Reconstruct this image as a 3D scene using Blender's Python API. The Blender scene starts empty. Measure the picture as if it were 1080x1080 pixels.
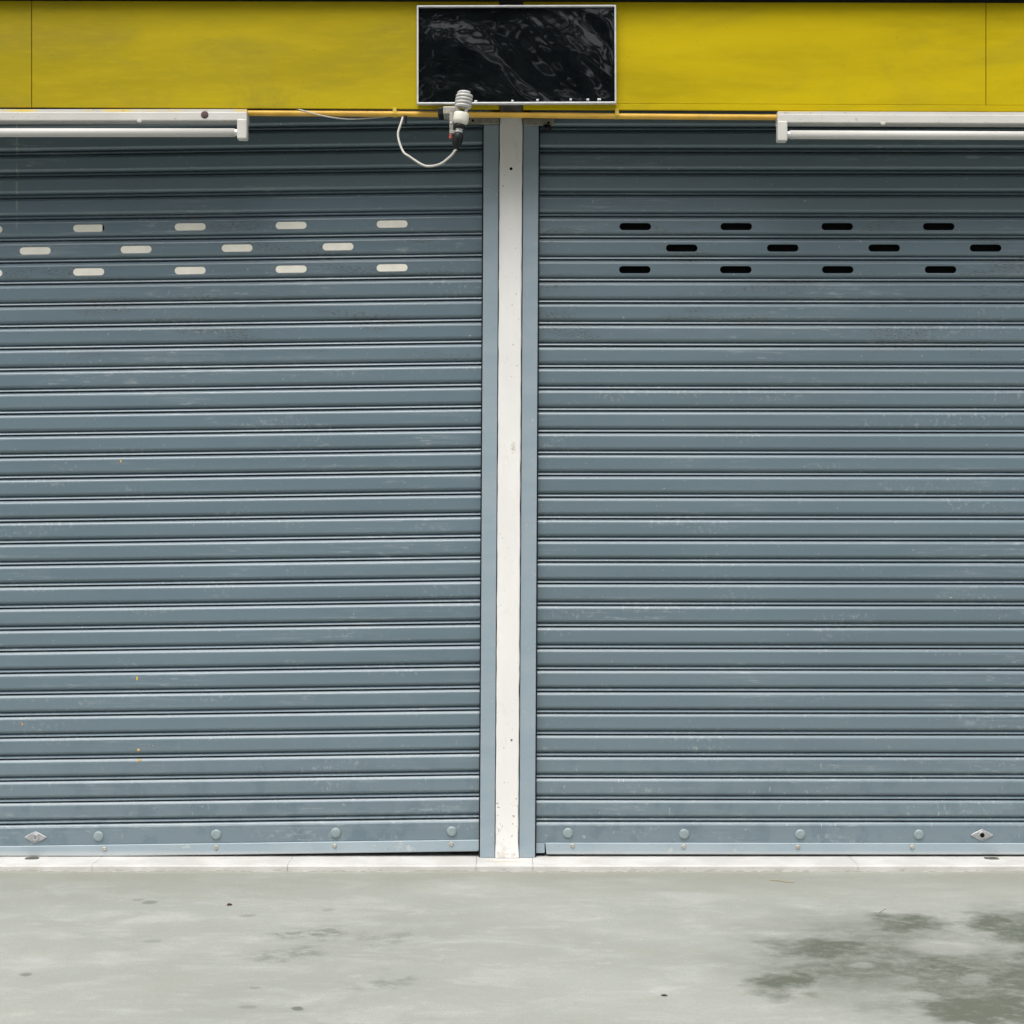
import bpy, bmesh, math, random
from mathutils import Vector, Matrix, noise

random.seed(7)
scene = bpy.context.scene
COL = scene.collection

# ------------------------------------------------------------------ measuring
FPX, D, HC = 1575.0, 5.1, 1.1967          # focal length (px of a 1080 frame), distance to shutters, eye height
def W(px, py, y=0.0):
    """point of the photograph on the vertical plane at depth y"""
    k = (D + y) / FPX
    return Vector(((px - 540) * k, y, HC + (540 - py) * k))
def G(px, py):
    """point of the photograph on the ground"""
    d = FPX * HC / (py - 540)
    return Vector(((px - 540) * d / FPX, d - D, 0))
def S(n, y=0.0):
    return n * (D + y) / FPX

# ------------------------------------------------------------------ mesh helpers
def obj(name, bm, mat, parent=None, smooth=False, recalc=True):
    if recalc:
        bmesh.ops.recalc_face_normals(bm, faces=bm.faces[:])
    me = bpy.data.meshes.new(name)
    bm.to_mesh(me); bm.free()
    if smooth:
        for p in me.polygons: p.use_smooth = True
    for m in (mat if isinstance(mat, (list, tuple)) else [mat]):
        me.materials.append(m)
    o = bpy.data.objects.new(name, me)
    COL.objects.link(o)
    if parent is not None:
        o.parent = parent
        o.matrix_parent_inverse = Matrix.Translation(-Vector(parent.location))
    return o
def tag(o, label=None, cat=None, group=None, kind=None):
    if label: o['label'] = label
    if cat: o['category'] = cat
    if group: o['group'] = group
    if kind: o['kind'] = kind
    return o
def thing(name, loc, label, cat, group=None):
    o = bpy.data.objects.new(name, None); COL.objects.link(o)
    o.location = loc; o.empty_display_size = 0.1
    return tag(o, label, cat, group)
def add_box(bm, x0, x1, y0, y1, z0, z1, bev=0.0, seg=2):
    r = bmesh.ops.create_cube(bm, size=1)
    vs = r['verts']
    for v in vs:
        v.co = Vector((x0 + (v.co.x + .5) * (x1 - x0), y0 + (v.co.y + .5) * (y1 - y0), z0 + (v.co.z + .5) * (z1 - z0)))
    if bev > 0:
        es = list({e for v in vs for e in v.link_edges})
        bmesh.ops.bevel(bm, geom=es, offset=bev, segments=seg, affect='EDGES', profile=.5)
def hexa(bm, pts, bev=0.0, seg=2):
    """8 points: bottom ring (4) then top ring (4)"""
    vs = [bm.verts.new(p) for p in pts]
    for q in ((3,2,1,0),(4,5,6,7),(0,1,5,4),(1,2,6,5),(2,3,7,6),(3,0,4,7)):
        bm.faces.new([vs[i] for i in q])
    if bev > 0:
        es = list({e for v in vs for e in v.link_edges})
        bmesh.ops.bevel(bm, geom=es, offset=bev, segments=seg, affect='EDGES', profile=.5)
    return vs
def slab(bm, a, b, c, d, y0, y1, bev=0.0):
    """quad given by 4 picture points a(top left) b(top right) c(bottom right) d(bottom left) on plane y0, thickened to y1"""
    P = [W(*q, y0) for q in (d, c, b, a)]
    back = lambda p: Vector((p.x, y1, p.z))
    hexa(bm, [P[0], P[1], back(P[1]), back(P[0]), P[3], P[2], back(P[2]), back(P[3])], bev)
def add_tube(bm, pts, r, n=10, caps=True, closed=False):
    pts = [Vector(p) for p in pts]
    rs = r if isinstance(r, (list, tuple)) else [r] * len(pts)
    t0 = (pts[1] - pts[0]).normalized()
    up = Vector((0, 0, 1)) if abs(t0.z) < .9 else Vector((1, 0, 0))
    nrm = t0.cross(up).normalized()
    rings = []
    for i, p in enumerate(pts):
        if i == 0: t = pts[1] - pts[0]
        elif i == len(pts) - 1: t = pts[-1] - pts[-2]
        else: t = pts[i + 1] - pts[i - 1]
        t.normalize()
        nrm = (nrm - t * nrm.dot(t)).normalized()
        b = t.cross(nrm)
        rings.append([bm.verts.new(p + (nrm * math.cos(a) + b * math.sin(a)) * rs[i]) for a in [2 * math.pi * k / n for k in range(n)]])
    for A, B in zip(rings, rings[1:]):
        for k in range(n):
            bm.faces.new((A[k], A[(k + 1) % n], B[(k + 1) % n], B[k]))
    if caps:
        bm.faces.new(rings[0][::-1]); bm.faces.new(rings[-1])
def smooth_path(pts, sub=6):
    pts = [Vector(p) for p in pts]
    out = []
    for i in range(len(pts) - 1):
        p0 = pts[max(i - 1, 0)]; p1 = pts[i]; p2 = pts[i + 1]; p3 = pts[min(i + 2, len(pts) - 1)]
        for k in range(sub):
            t = k / sub
            out.append(0.5 * ((2 * p1) + (p2 - p0) * t + (2 * p0 - 5 * p1 + 4 * p2 - p3) * t * t + (3 * p1 - p0 - 3 * p2 + p3) * t ** 3))
    out.append(pts[-1])
    return out
def add_lathe(bm, prof, M, n=24):
    """profile of (radius, height) revolved round local z, placed by matrix M"""
    rings = []
    for r, h in prof:
        if r < 1e-6: rings.append([bm.verts.new(M @ Vector((0, 0, h)))])
        else: rings.append([bm.verts.new(M @ Vector((r * math.cos(2 * math.pi * k / n), r * math.sin(2 * math.pi * k / n), h))) for k in range(n)])
    for A, B in zip(rings, rings[1:]):
        for k in range(n):
            a0, a1 = A[k % len(A)], A[(k + 1) % len(A)]
            b0, b1 = B[k % len(B)], B[(k + 1) % len(B)]
            f = []
            for v in (a0, a1, b1, b0):
                if v not in f: f.append(v)
            if len(f) > 2: bm.faces.new(f)
FRONT = lambda p: Matrix.Translation(p) @ Matrix.Rotation(math.radians(90), 4, 'X')   # local z -> towards the street (-Y)

# ------------------------------------------------------------------ material helpers
class NT:
    def __init__(s, name):
        s.m = bpy.data.materials.new(name); s.m.use_nodes = True
        s.t = s.m.node_tree; s.b = s.t.nodes['Principled BSDF']
        s.co = s.n('ShaderNodeTexCoord').outputs['Object']
    def n(s, typ, **kw):
        nd = s.t.nodes.new(typ)
        for k, v in kw.items(): setattr(nd, k, v)
        return nd
    def put(s, sock, v):
        if isinstance(v, bpy.types.NodeSocket): s.t.links.new(v, sock)
        elif hasattr(sock.default_value, '__len__') and len(sock.default_value) == 4 and len(v) == 3: sock.default_value = (*v, 1)
        else: sock.default_value = v
    def math(s, op, a, b=0.0, clamp=False):
        nd = s.n('ShaderNodeMath', operation=op); nd.use_clamp = clamp
        s.put(nd.inputs[0], a); s.put(nd.inputs[1], b)
        return nd.outputs[0]
    def scale(s, v, vec, loc=(0, 0, 0)):
        nd = s.n('ShaderNodeMapping'); s.put(nd.inputs['Vector'], v)
        nd.inputs['Scale'].default_value = vec; nd.inputs['Location'].default_value = loc
        return nd.outputs[0]
    def noise(s, vec, scale, detail=4, rough=.55, dist=0.0):
        nd = s.n('ShaderNodeTexNoise'); s.put(nd.inputs['Vector'], vec)
        nd.inputs['Scale'].default_value = scale; nd.inputs['Detail'].default_value = detail
        nd.inputs['Roughness'].default_value = rough; nd.inputs['Distortion'].default_value = dist
        return nd.outputs['Fac']
    def noisec(s, vec, scale, detail=4):
        nd = s.n('ShaderNodeTexNoise'); s.put(nd.inputs['Vector'], vec)
        nd.inputs['Scale'].default_value = scale; nd.inputs['Detail'].default_value = detail
        return nd.outputs['Color']
    def ramp(s, v, a, b, lo=0.0, hi=1.0, smooth=True):
        nd = s.n('ShaderNodeMapRange'); nd.interpolation_type = 'SMOOTHSTEP' if smooth else 'LINEAR'
        s.put(nd.inputs['Value'], v)
        nd.inputs['From Min'].default_value = a; nd.inputs['From Max'].default_value = b
        nd.inputs['To Min'].default_value = lo; nd.inputs['To Max'].default_value = hi
        return nd.outputs['Result']
    def mix(s, f, a, b, mode='MIX'):
        nd = s.n('ShaderNodeMix', data_type='RGBA', blend_type=mode)
        s.put(nd.inputs['Factor'], f); s.put(nd.inputs[6], a); s.put(nd.inputs[7], b)
        return nd.outputs[2]
    def sep(s, v):
        nd = s.n('ShaderNodeSeparateXYZ'); s.put(nd.inputs[0], v)
        return nd.outputs
    def blob(s, vec, c, r, soft=.55):
        """1 inside an ellipse round c, 0 outside"""
        nd = s.n('ShaderNodeVectorMath', operation='SUBTRACT'); s.put(nd.inputs[0], vec); nd.inputs[1].default_value = c
        n2 = s.n('ShaderNodeVectorMath', operation='DIVIDE'); s.put(n2.inputs[0], nd.outputs[0]); n2.inputs[1].default_value = r
        n3 = s.n('ShaderNodeVectorMath', operation='LENGTH'); s.put(n3.inputs[0], n2.outputs[0])
        return s.ramp(n3.outputs['Value'], 1 + soft, 1 - soft)
    def bump(s, h, strength, dist=.001):
        nd = s.n('ShaderNodeBump'); s.put(nd.inputs['Height'], h)
        nd.inputs['Strength'].default_value = strength; nd.inputs['Distance'].default_value = dist
        s.t.links.new(nd.outputs[0], s.b.inputs['Normal'])
    def out(s, color, rough=.5, metal=0.0, spec=.5):
        s.put(s.b.inputs['Base Color'], color); s.put(s.b.inputs['Roughness'], rough)
        s.b.inputs['Metallic'].default_value = metal; s.b.inputs['Specular IOR Level'].default_value = spec
        return s.m

def plain(name, c, rough=.5, metal=0.0, var=.12, sc=30, spec=.5, dirt=None):
    m = NT(name)
    n = m.noise(m.co, sc, 5)
    col = m.mix(m.ramp(n, .3, .7), [x * (1 - var) for x in c], [min(1, x * (1 + var)) for x in c])
    if dirt:
        col = m.mix(m.ramp(m.noise(m.co, sc * .45, 6, .65), .56, .74, 0, dirt[1]), col, dirt[0])
    return m.out(col, m.ramp(n, 0, 1, rough - .06, rough + .08), metal, spec)

def shutter_mat(name, base, warm, extra=None):
    m = NT(name)
    x, y, z = m.sep(m.co)[0:3]
    big = m.noise(m.scale(m.co, (.5, .5, 1.3)), 1.6, 3)
    col = m.mix(m.ramp(big, .3, .7), [c * .93 for c in base], [c * 1.06 for c in base])
    # a little difference from slat to slat and along each
    st = m.noise(m.scale(m.co, (.7, .1, 13.6)), 1.0, 2)
    col = m.mix(m.ramp(st, .35, .7, 0, .5), col, [c * 1.1 for c in warm])
    # pale rub marks left by the slats winding on each other, in broken horizontal streaks
    fine = m.noise(m.scale(m.co, (15, 1, 95)), 1.0, 4, .65)
    patch = m.noise(m.scale(m.co, (1.4, .3, 6.5), (3.1, 0, 1.7)), 1.0, 3, .6)
    rub = m.math('MULTIPLY', m.ramp(fine, .54, .66), m.ramp(patch, .53, .64))
    broad = m.math('MULTIPLY', m.ramp(m.noise(m.scale(m.co, (3, 1, 120)), 1.0, 3), .5, .68), m.ramp(patch, .5, .62))
    col = m.mix(m.math('MULTIPLY', broad, .22), col, (.38, .43, .45))
    col = m.mix(m.math('MULTIPLY', rub, .38), col, (.44, .48, .49))
    # dark scuffs
    fd = m.noise(m.scale(m.co, (70, 1, 330), (7, 0, 3)), 1.0, 3, .6)
    pd = m.noise(m.scale(m.co, (2.6, .3, 11.5), (11, 0, 5.3)), 1.0, 2)
    up = m.math('MULTIPLY', m.ramp(z, 1.62, 1.80), m.ramp(z, 2.28, 2.15))
    sc = m.math('MULTIPLY', m.math('MULTIPLY', m.ramp(fd, .50, .62), m.ramp(pd, .54, .62)), up)
    col = m.mix(m.math('MULTIPLY', sc, .8), col, (.085, .075, .062))
    pd2 = m.noise(m.scale(m.co, (2.2, .3, 9.5), (21, 0, 1.3)), 1.0, 2)
    fd2 = m.noise(m.scale(m.co, (75, 1, 60), (2, 0, 8)), 1.0, 3, .6)
    sc2 = m.math('MULTIPLY', m.math('MULTIPLY', m.ramp(fd2, .52, .66), m.ramp(pd2, .56, .64)), m.ramp(z, 2.2, 1.9))
    col = m.mix(m.math('MULTIPLY', sc2, .34), col, (.42, .45, .45))
    # chips and splashes, most of them low down
    low = m.ramp(z, 1.3, .1, 0, 1)
    sp = m.noise(m.scale(m.co, (1.0, .4, .8)), 125, 2, .5)
    th = m.math('SUBTRACT', sp, m.math('MULTIPLY', m.math('MULTIPLY', low, low), .115))
    spk = m.ramp(th, .738, .758)
    col = m.mix(m.math('MULTIPLY', spk, .75), col, (.55, .55, .52))
    vlow = m.ramp(z, .75, .12)
    side = m.ramp(x, -1.2, .9, .5, 1.0)
    sp2 = m.noise(m.scale(m.co, (1, .4, .8)), 48, 5, .72)
    spp = m.math('MULTIPLY', m.math('MULTIPLY', m.ramp(sp2, .62, .67), vlow), side)
    spp = m.math('MULTIPLY', spp, m.ramp(m.noise(m.co, 4.5, 3), .40, .58))
    col = m.mix(m.math('MULTIPLY', spp, .62), col, (.52, .54, .52))
    scr = m.noise(m.scale(m.co, (120, 1, 26), (3, 0, 9)), 1.0, 2, .5)
    scr = m.math('MULTIPLY', m.math('MULTIPLY', m.ramp(scr, .69, .73), vlow), side)
    col = m.mix(m.math('MULTIPLY', scr, .6), col, (.55, .56, .53))
    dust = m.math('MULTIPLY', m.ramp(m.noise(m.co, 9, 5, .7), .4, .5), m.ramp(z, .55, .05))
    col = m.mix(m.math('MULTIPLY', dust, .16), col, (.34, .40, .43))
    if extra: col = extra(m, col, x, z)
    m.bump(m.noise(m.scale(m.co, (5, 1, 9)), 1.2, 2), .25, .004)
    return m.out(col, m.ramp(m.noise(m.co, 14, 4), .3, .7, .28, .32), 0, .7)

def drip(m, col, x, z):
    # old paint run down the upper slats
    c = W(19, 190, 0)
    a = m.math('ABSOLUTE', m.math('SUBTRACT', x, c.x))
    k = m.math('MULTIPLY', m.ramp(a, .0045, .0015), m.ramp(z, W(0, 262).z, W(0, 225).z))
    k = m.math('MULTIPLY', k, m.ramp(m.noise(m.scale(m.co, (3, 1, 22)), 1, 3), .42, .55))
    return m.mix(m.math('MULTIPLY', k, .55), col, (.40, .41, .39))

MAT = {}
SH = (.137, .192, .230)
MAT['slat_l'] = shutter_mat('painted_slats_dripped', SH, (.145, .197, .228), drip)
MAT['slat_r'] = shutter_mat('painted_slats', (.139, .192, .226), (.146, .197, .226))
def rail_mat():
    m = NT('painted_rail')
    z = m.sep(m.co)[2]
    n = m.noise(m.scale(m.co, (1, 1, 3)), 6, 5)
    col = m.mix(m.ramp(n, .3, .7), (.285, .355, .405), (.32, .39, .435))
    chip = m.ramp(m.noise(m.co, 42, 5, .68), .655, .7)
    col = m.mix(m.math('MULTIPLY', chip, .55), col, (.55, .56, .54))
    return m.out(col, .42, 0, .4)
MAT['rail'] = rail_mat()
def bottom_rail_mat():
    m = NT('worn_bottom_rail')
    n = m.noise(m.scale(m.co, (1, 1, 2)), 5, 5)
    col = m.mix(m.ramp(n, .3, .7), (.30, .375, .42), (.35, .42, .46))
    z = m.sep(m.co)[2]
    edge = m.ramp(z, W(0, 895).z, W(0, 899.5).z, 0, .55)
    col = m.mix(edge, col, (.55, .56, .55))
    chip = m.ramp(m.noise(m.scale(m.co, (.7, 1, 1)), 22, 6, .7), .61, .68)
    col = m.mix(m.math('MULTIPLY', chip, .7), col, (.52, .53, .50))
    spk = m.ramp(m.noise(m.co, 110, 2), .68, .71)
    col = m.mix(m.math('MULTIPLY', spk, .7), col, (.16, .14, .12))
    return m.out(col, .45, 0, .4)
MAT['bottom_rail'] = bottom_rail_mat()
def white_mat(name, base, splash):
    m = NT(name)
    z = m.sep(m.co)[2]
    n = m.noise(m.scale(m.co, (2, 2, .5)), 5, 5)
    col = m.mix(m.ramp(n, .3, .72), [c * .93 for c in base], base)
    # little chips showing the dark render
    low = m.ramp(z, .45, .05, 0, 1)
    th = m.math('ADD', m.noise(m.co, 85, 3, .6), m.math('MULTIPLY', low, .068))
    col = m.mix(m.math('MULTIPLY', m.ramp(th, .70, .735), .8), col, (.30, .25, .20))
    if splash:
        k = m.blob(m.math_vec_noise(.006), W(541.5, 472, -.04), (.010, .05, .020), .5) if hasattr(m, 'math_vec_noise') else m.blob(m.co, W(541.5, 472, -.04), (.008, .05, .017), .6)
        k = m.math('MULTIPLY', k, m.ramp(m.noise(m.co, 150, 3), .38, .6))
        col = m.mix(m.math('MULTIPLY', k, .7), col, (.45, .37, .26))
        foot = m.math('MULTIPLY', m.ramp(z, .10, .025), m.ramp(m.noise(m.co, 45, 4), .45, .65))
        col = m.mix(m.math('MULTIPLY', foot, .5), col, (.48, .43, .37))
        sm = m.math('MULTIPLY', m.ramp(m.noise(m.scale(m.co, (5, 1, 2.4), (2, 0, 4)), 3, 5, .7), .58, .72), .22)
        col = m.mix(sm, col, (.55, .50, .43))
    m.bump(m.noise(m.co, 60, 4), .25, .002)
    return m.out(col, .55, 0, .35)
MAT['pillar'] = white_mat('white_painted_pillar', (.86, .845, .82), True)
def sill_mat():
    m = NT('white_painted_sill')
    n = m.noise(m.co, 7, 5)
    col = m.mix(m.ramp(n, .35, .7), (.54, .53, .505), (.645, .635, .612))
    y, z = m.sep(m.co)[1], m.sep(m.co)[2]
    up = m.ramp(z, .0215, .0225)
    g = m.math('MULTIPLY', m.ramp(m.noise(m.scale(m.co, (1, 1.6, 1)), 11, 6, .7), .52, .66), up)
    col = m.mix(m.math('MULTIPLY', g, .33), col, (.50, .47, .41))
    c = m.blob(m.co, (W(531, 908, -.02).x, -.085, .023), (.06, .013, .05), .5)
    col = m.mix(m.math('MULTIPLY', c, .55), col, (.45, .38, .30))
    fr = m.math('MULTIPLY', m.ramp(m.noise(m.scale(m.co, (1, 1, 2.2)), 30, 5, .7), .57, .64), m.ramp(z, .019, .006))
    col = m.mix(m.math('MULTIPLY', fr, .8), col, (.40, .41, .36))
    m.bump(m.noise(m.co, 50, 5), .4, .003)
    return m.out(col, .5, 0, .35)
MAT['sill'] = sill_mat()
def yellow_mat():
    m = NT('weathered_yellow_paint')
    x, y, z = m.sep(m.co)[0:3]
    n = m.noise(m.scale(m.co, (.8, 1, 4.2)), 1.5, 4, .5, .4)
    col = m.mix(m.ramp(n, .32, .68), (.37, .282, .004), (.555, .420, .004))
    g = m.noise(m.scale(m.co, (1.3, 1, 3.2), (4, 0, 9)), 1.5, 6, .65, .8)
    left = m.ramp(x, .5, -.9, .35, .95)
    col = m.mix(m.ramp(x, .1, -.1, 0, .42), col, (.36, .29, .02))
    col = m.mix(m.math('MULTIPLY', m.ramp(g, .46, .72), left), col, (.33, .262, .022))
    f = m.noise(m.co, 160, 2, .5)
    col = m.mix(m.math('MULTIPLY', m.ramp(f, .73, .75), .6), col, (.12, .09, .02))
    st = m.noise(m.scale(m.co, (3, 1, 18)), 4, 4)
    col = m.mix(m.ramp(st, .45, .75, 0, .18), col, (.66, .48, .012))
    m.bump(m.noise(m.scale(m.co, (1, 1, 2)), 2.2, 3), .25, .01)
    return m.out(col, m.ramp(n, .3, .7, .5, .65), 0, .08)
MAT['yellow'] = yellow_mat()
MAT['pipe'] = plain('ochre_pipe', (.68, .40, .055), .45, 0, .12, 12, .4, ((.75, .60, .33), .7))
MAT['clip'] = plain('ochre_clip', (.62, .44, .05), .5)
MAT['lamp_white'] = plain('white_enamel', (.61, .60, .555), .45, 0, .05, 9, .45, ((.58, .54, .42), .5))
def stained_enamel():
    m = NT('stained_enamel')
    n = m.noise(m.scale(m.co, (1.2, 1, 3)), 4, 4)
    col = m.mix(m.ramp(n, .3, .7), (.58, .565, .525), (.645, .63, .59))
    z = m.sep(m.co)[2]
    edge = m.math('MULTIPLY', m.ramp(z, HC + 421.6 * (4.825 / FPX), HC + 423.0 * (4.825 / FPX)), m.ramp(m.noise(m.scale(m.co, (3.2, 1, 1)), 1.3, 3), .42, .56))
    col = m.mix(edge, col, (.76, .60, .16))
    spk = m.ramp(m.noise(m.scale(m.co, (1, 1, 2)), 60, 3), .66, .7)
    col = m.mix(m.math('MULTIPLY', spk, .5), col, (.35, .27, .15))
    return m.out(col, .4, 0, .45)
MAT['housing'] = stained_enamel()
MAT['tube'] = plain('frosted_tube', (.61, .595, .56), .5, 0, .03, 6, .5)
MAT['alu'] = plain('aluminium_trim', (.66, .67, .68), .38, .25, .08, 40)
MAT['steel'] = plain('dull_steel', (.42, .40, .35), .45, .45, .2, 60, .5, ((.22, .15, .09), .8))
MAT['zinc'] = plain('zinc_cap', (.27, .335, .345), .45, .1, .08, 90)
MAT['brass'] = plain('tarnished_screw', (.42, .40, .34), .45, .2, .2, 200)
MAT['chrome'] = plain('lock_metal', (.42, .43, .44), .38, .4, .1, 80)
MAT['dark'] = plain('black_plastic', (.010, .011, .012), .4, 0, .2, 60, .25)
MAT['hole'] = plain('dark_recess', (.006, .006, .007), .9, 0, .1, 20, .1)
MAT['latch'] = plain('grimy_latch_hole', (.09, .10, .08), .8, 0, .5, 90, .2, ((.33, .31, .26), .9))
MAT['dark_head'] = plain('dark_grey_pillar_head', (.16, .15, .135), .8, 0, .25, 25, .2)
MAT['cream'] = plain('cream_plate', (.88, .85, .75), .5, 0, .04, 30)
MAT['bulb'] = plain('bulb_glass', (.52, .51, .49), .3, 0, .08, 60)
MAT['ballast'] = plain('bulb_base', (.74, .72, .63), .4, 0, .05, 40)
MAT['red'] = plain('red_plastic', (.55, .09, .06), .45)
MAT['cord'] = plain('white_cord', (.52, .50, .45), .5, 0, .1, 40)
MAT['rust'] = plain('rusty_screw', (.10, .055, .06), .6, .2, .3, 200)
MAT['orange'] = plain('orange_paint', (.72, .42, .10), .5)
MAT['leaf'] = plain('dry_leaf', (.12, .05, .025), .7, 0, .3, 200)
MAT['leaf_dark'] = plain('dark_leaf', (.045, .04, .03), .7, 0, .3, 200)
MAT['straw'] = plain('straw', (.36, .29, .18), .7, 0, .2, 100)
MAT['soffit'] = plain('dark_soffit', (.025, .021, .019), .7, 0, .2, 6)
MAT['roof'] = plain('roof_sheet', (.3, .3, .3), .6)
MAT['render'] = plain('wall_render', (.4, .38, .35), .8)
def film_mat():
    m = NT('black_glossy_film')
    n = m.noise(m.co, 14, 4)
    m.bump(m.noise(m.scale(m.co, (1, 1, 1.6)), 5, 1, .3, .4), .10, .02)
    return m.out(m.mix(m.ramp(n, .3, .7), (.003, .004, .005), (.005, .007, .008)), .05, 0, .5)
MAT['film'] = film_mat()

def ground_mat():
    m = NT('smooth_concrete')
    big = m.noise(m.scale(m.co, (1, 1.6, 1)), .9, 5, .6)
    col = m.mix(m.ramp(big, .3, .7), (.300, .311, .282), (.368, .379, .348))
    mid = m.noise(m.scale(m.co, (1, 2.2, 1), (5, 2, 0)), 3.2, 6, .65, .4)
    col = m.mix(m.ramp(mid, .46, .74, 0, .5), col, (.54, .55, .525))
    wm = m.noise(m.scale(m.co, (1, 2.5, 1), (1, 7, 0)), 2.1, 6, .62)
    col = m.mix(m.ramp(wm, .50, .72, 0, .42), col, (.335, .325, .28))
    fine = m.noise(m.co, 55, 5, .7)
    col = m.mix(m.ramp(fine, .35, .7, 0, .26), col, (.29, .305, .265))
    grain = m.noise(m.co, 210, 3, .7)
    col = m.mix(m.ramp(grain, .42, .66, 0, .42), col, (.25, .258, .225))
    zz = m.sep(m.co)[2]
    moss = m.math('MULTIPLY', m.ramp(zz, .0008, .004), m.ramp(m.noise(m.co, 34, 5, .7), .42, .6))
    col = m.mix(m.math('MULTIPLY', moss, .8), col, (.17, .175, .135))
    pale = m.noise(m.scale(m.co, (1, 1.5, 1), (3, 3, 0)), 9, 6, .72)
    col = m.mix(m.ramp(pale, .54, .70, 0, .24), col, (.53, .53, .50))
    # a darker band along the sill
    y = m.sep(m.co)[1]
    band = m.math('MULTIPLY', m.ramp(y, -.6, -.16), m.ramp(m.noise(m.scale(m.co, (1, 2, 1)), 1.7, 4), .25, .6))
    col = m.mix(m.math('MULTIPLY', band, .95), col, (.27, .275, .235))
    # stains: warped ellipses
    w = m.n('ShaderNodeVectorMath', operation='SUBTRACT')
    m.put(w.inputs[0], m.noisec(m.scale(m.co, (1, 1.2, 1)), 8, 8)); w.inputs[1].default_value = (.5, .5, .5)
    w2 = m.n('ShaderNodeVectorMath', operation='SCALE'); m.put(w2.inputs[0], w.outputs[0]); w2.inputs['Scale'].default_value = .30
    w3 = m.n('ShaderNodeVectorMath', operation='ADD'); m.put(w3.inputs[0], m.co); m.put(w3.inputs[1], w2.outputs[0])
    P = w3.outputs[0]
    w4 = m.n('ShaderNodeVectorMath', operation='SCALE'); m.put(w4.inputs[0], w.outputs[0]); w4.inputs['Scale'].default_value = .05
    w5 = m.n('ShaderNodeVectorMath', operation='ADD'); m.put(w5.inputs[0], m.co); m.put(w5.inputs[1], w4.outputs[0])
    P2 = w5.outputs[0]
    def ell(px, py, rx, ry, amt, soft=.5, vec=P):
        c = G(px, py); c2 = G(px + rx, py); e = abs(G(px, py + ry).y - G(px, py - ry).y) / 2
        return m.math('MULTIPLY', m.blob(vec, c, (c2.x - c.x, e, 10), soft), amt)
    tot = None
    for q in ((958, 974, 44, 9, .85), (1058, 977, 36, 13, .9), (866, 999, 52, 12, .9), (955, 1003, 60, 10, .7), (832, 1036, 46, 11, .95),
              (985, 1020, 62, 15, .8), (1035, 1062, 78, 20, 1.0), (1075, 1030, 44, 22, .85), (905, 1038, 40, 9, .45), (1120, 1000, 60, 40, .9),
              (1150, 1050, 70, 40, .9), (960, 1062, 60, 9, .4), (950, 1012, 140, 44, .55), (1020, 1035, 110, 44, .68), (930, 1022, 120, 16, .7)):
        e = ell(*q, .68)
        tot = e if tot is None else m.math('MAXIMUM', tot, e)
    for q in ((911, 1018, 13, 3,   .45), (957, 1034, 16, 4, .3), (971, 1050, 19, 4, .45), (996, 999, 40, 8, .7), (1030, 1032, 14, 5, .3), (1010, 979, 16, 4, .3)):
        tot = m.math('MULTIPLY', tot, m.math('SUBTRACT', 1.0, ell(*q, .35, P2)))
    tot = m.math('MULTIPLY', tot, m.ramp(m.noise(m.scale(m.co, (1, 1.4, 1)), 22, 8, .78), .30, .60, .55, 1.25))
    for q in ((325, 985, 40, 8, .42), (300, 1008, 36, 8, .34), (398, 990, 22, 8, .25), (405, 1035, 32, 6, .3)):
        e = m.math('MULTIPLY', ell(*q), m.ramp(m.noise(m.scale(m.co, (1, 1.4, 1)), 20, 6, .7), .4, .62))
        tot = m.math('MAXIMUM', tot, m.math('MULTIPLY', e, 1.5))
    for q in ((158, 952, 8, 1.8, .5), (28, 1028, 6, 1.5, .55), (313, 1064, 7, 2, .75), (262, 966, 10, 1.6, .3), (262, 1063, 9, 2, .35), (145, 949, 7, 1.3, .3), (160, 993, 10, 2, .25), (268, 1042, 6, 1.3, .35), (345, 960, 7, 1.5, .25)):
        tot = m.math('MAXIMUM', tot, ell(*q, .3, P2))
    col = m.mix(m.math('MINIMUM', tot, .94), col, (.100, .113, .083))
    # grit: pale and dark specks
    sp = m.noise(m.co, 130, 2)
    col = m.mix(m.math('MULTIPLY', m.ramp(sp, .72, .74), .6), col, (.62, .62, .58))
    sp = m.noise(m.scale(m.co, (1, 1, 1), (9, 4, 0)), 95, 2)
    col = m.mix(m.math('MULTIPLY', m.ramp(sp, .73, .75), .5), col, (.14, .12, .10))
    # mortar smears where the slab meets the sill
    m.bump(m.math('ADD', m.noise(m.co, 70, 6, .7), m.math('MULTIPLY', mid, 2.0)), .55, .004)
    return m.out(col, m.ramp(tot, 0, 1, .62, .5), 0, .3)
MAT['ground'] = ground_mat()

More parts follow.
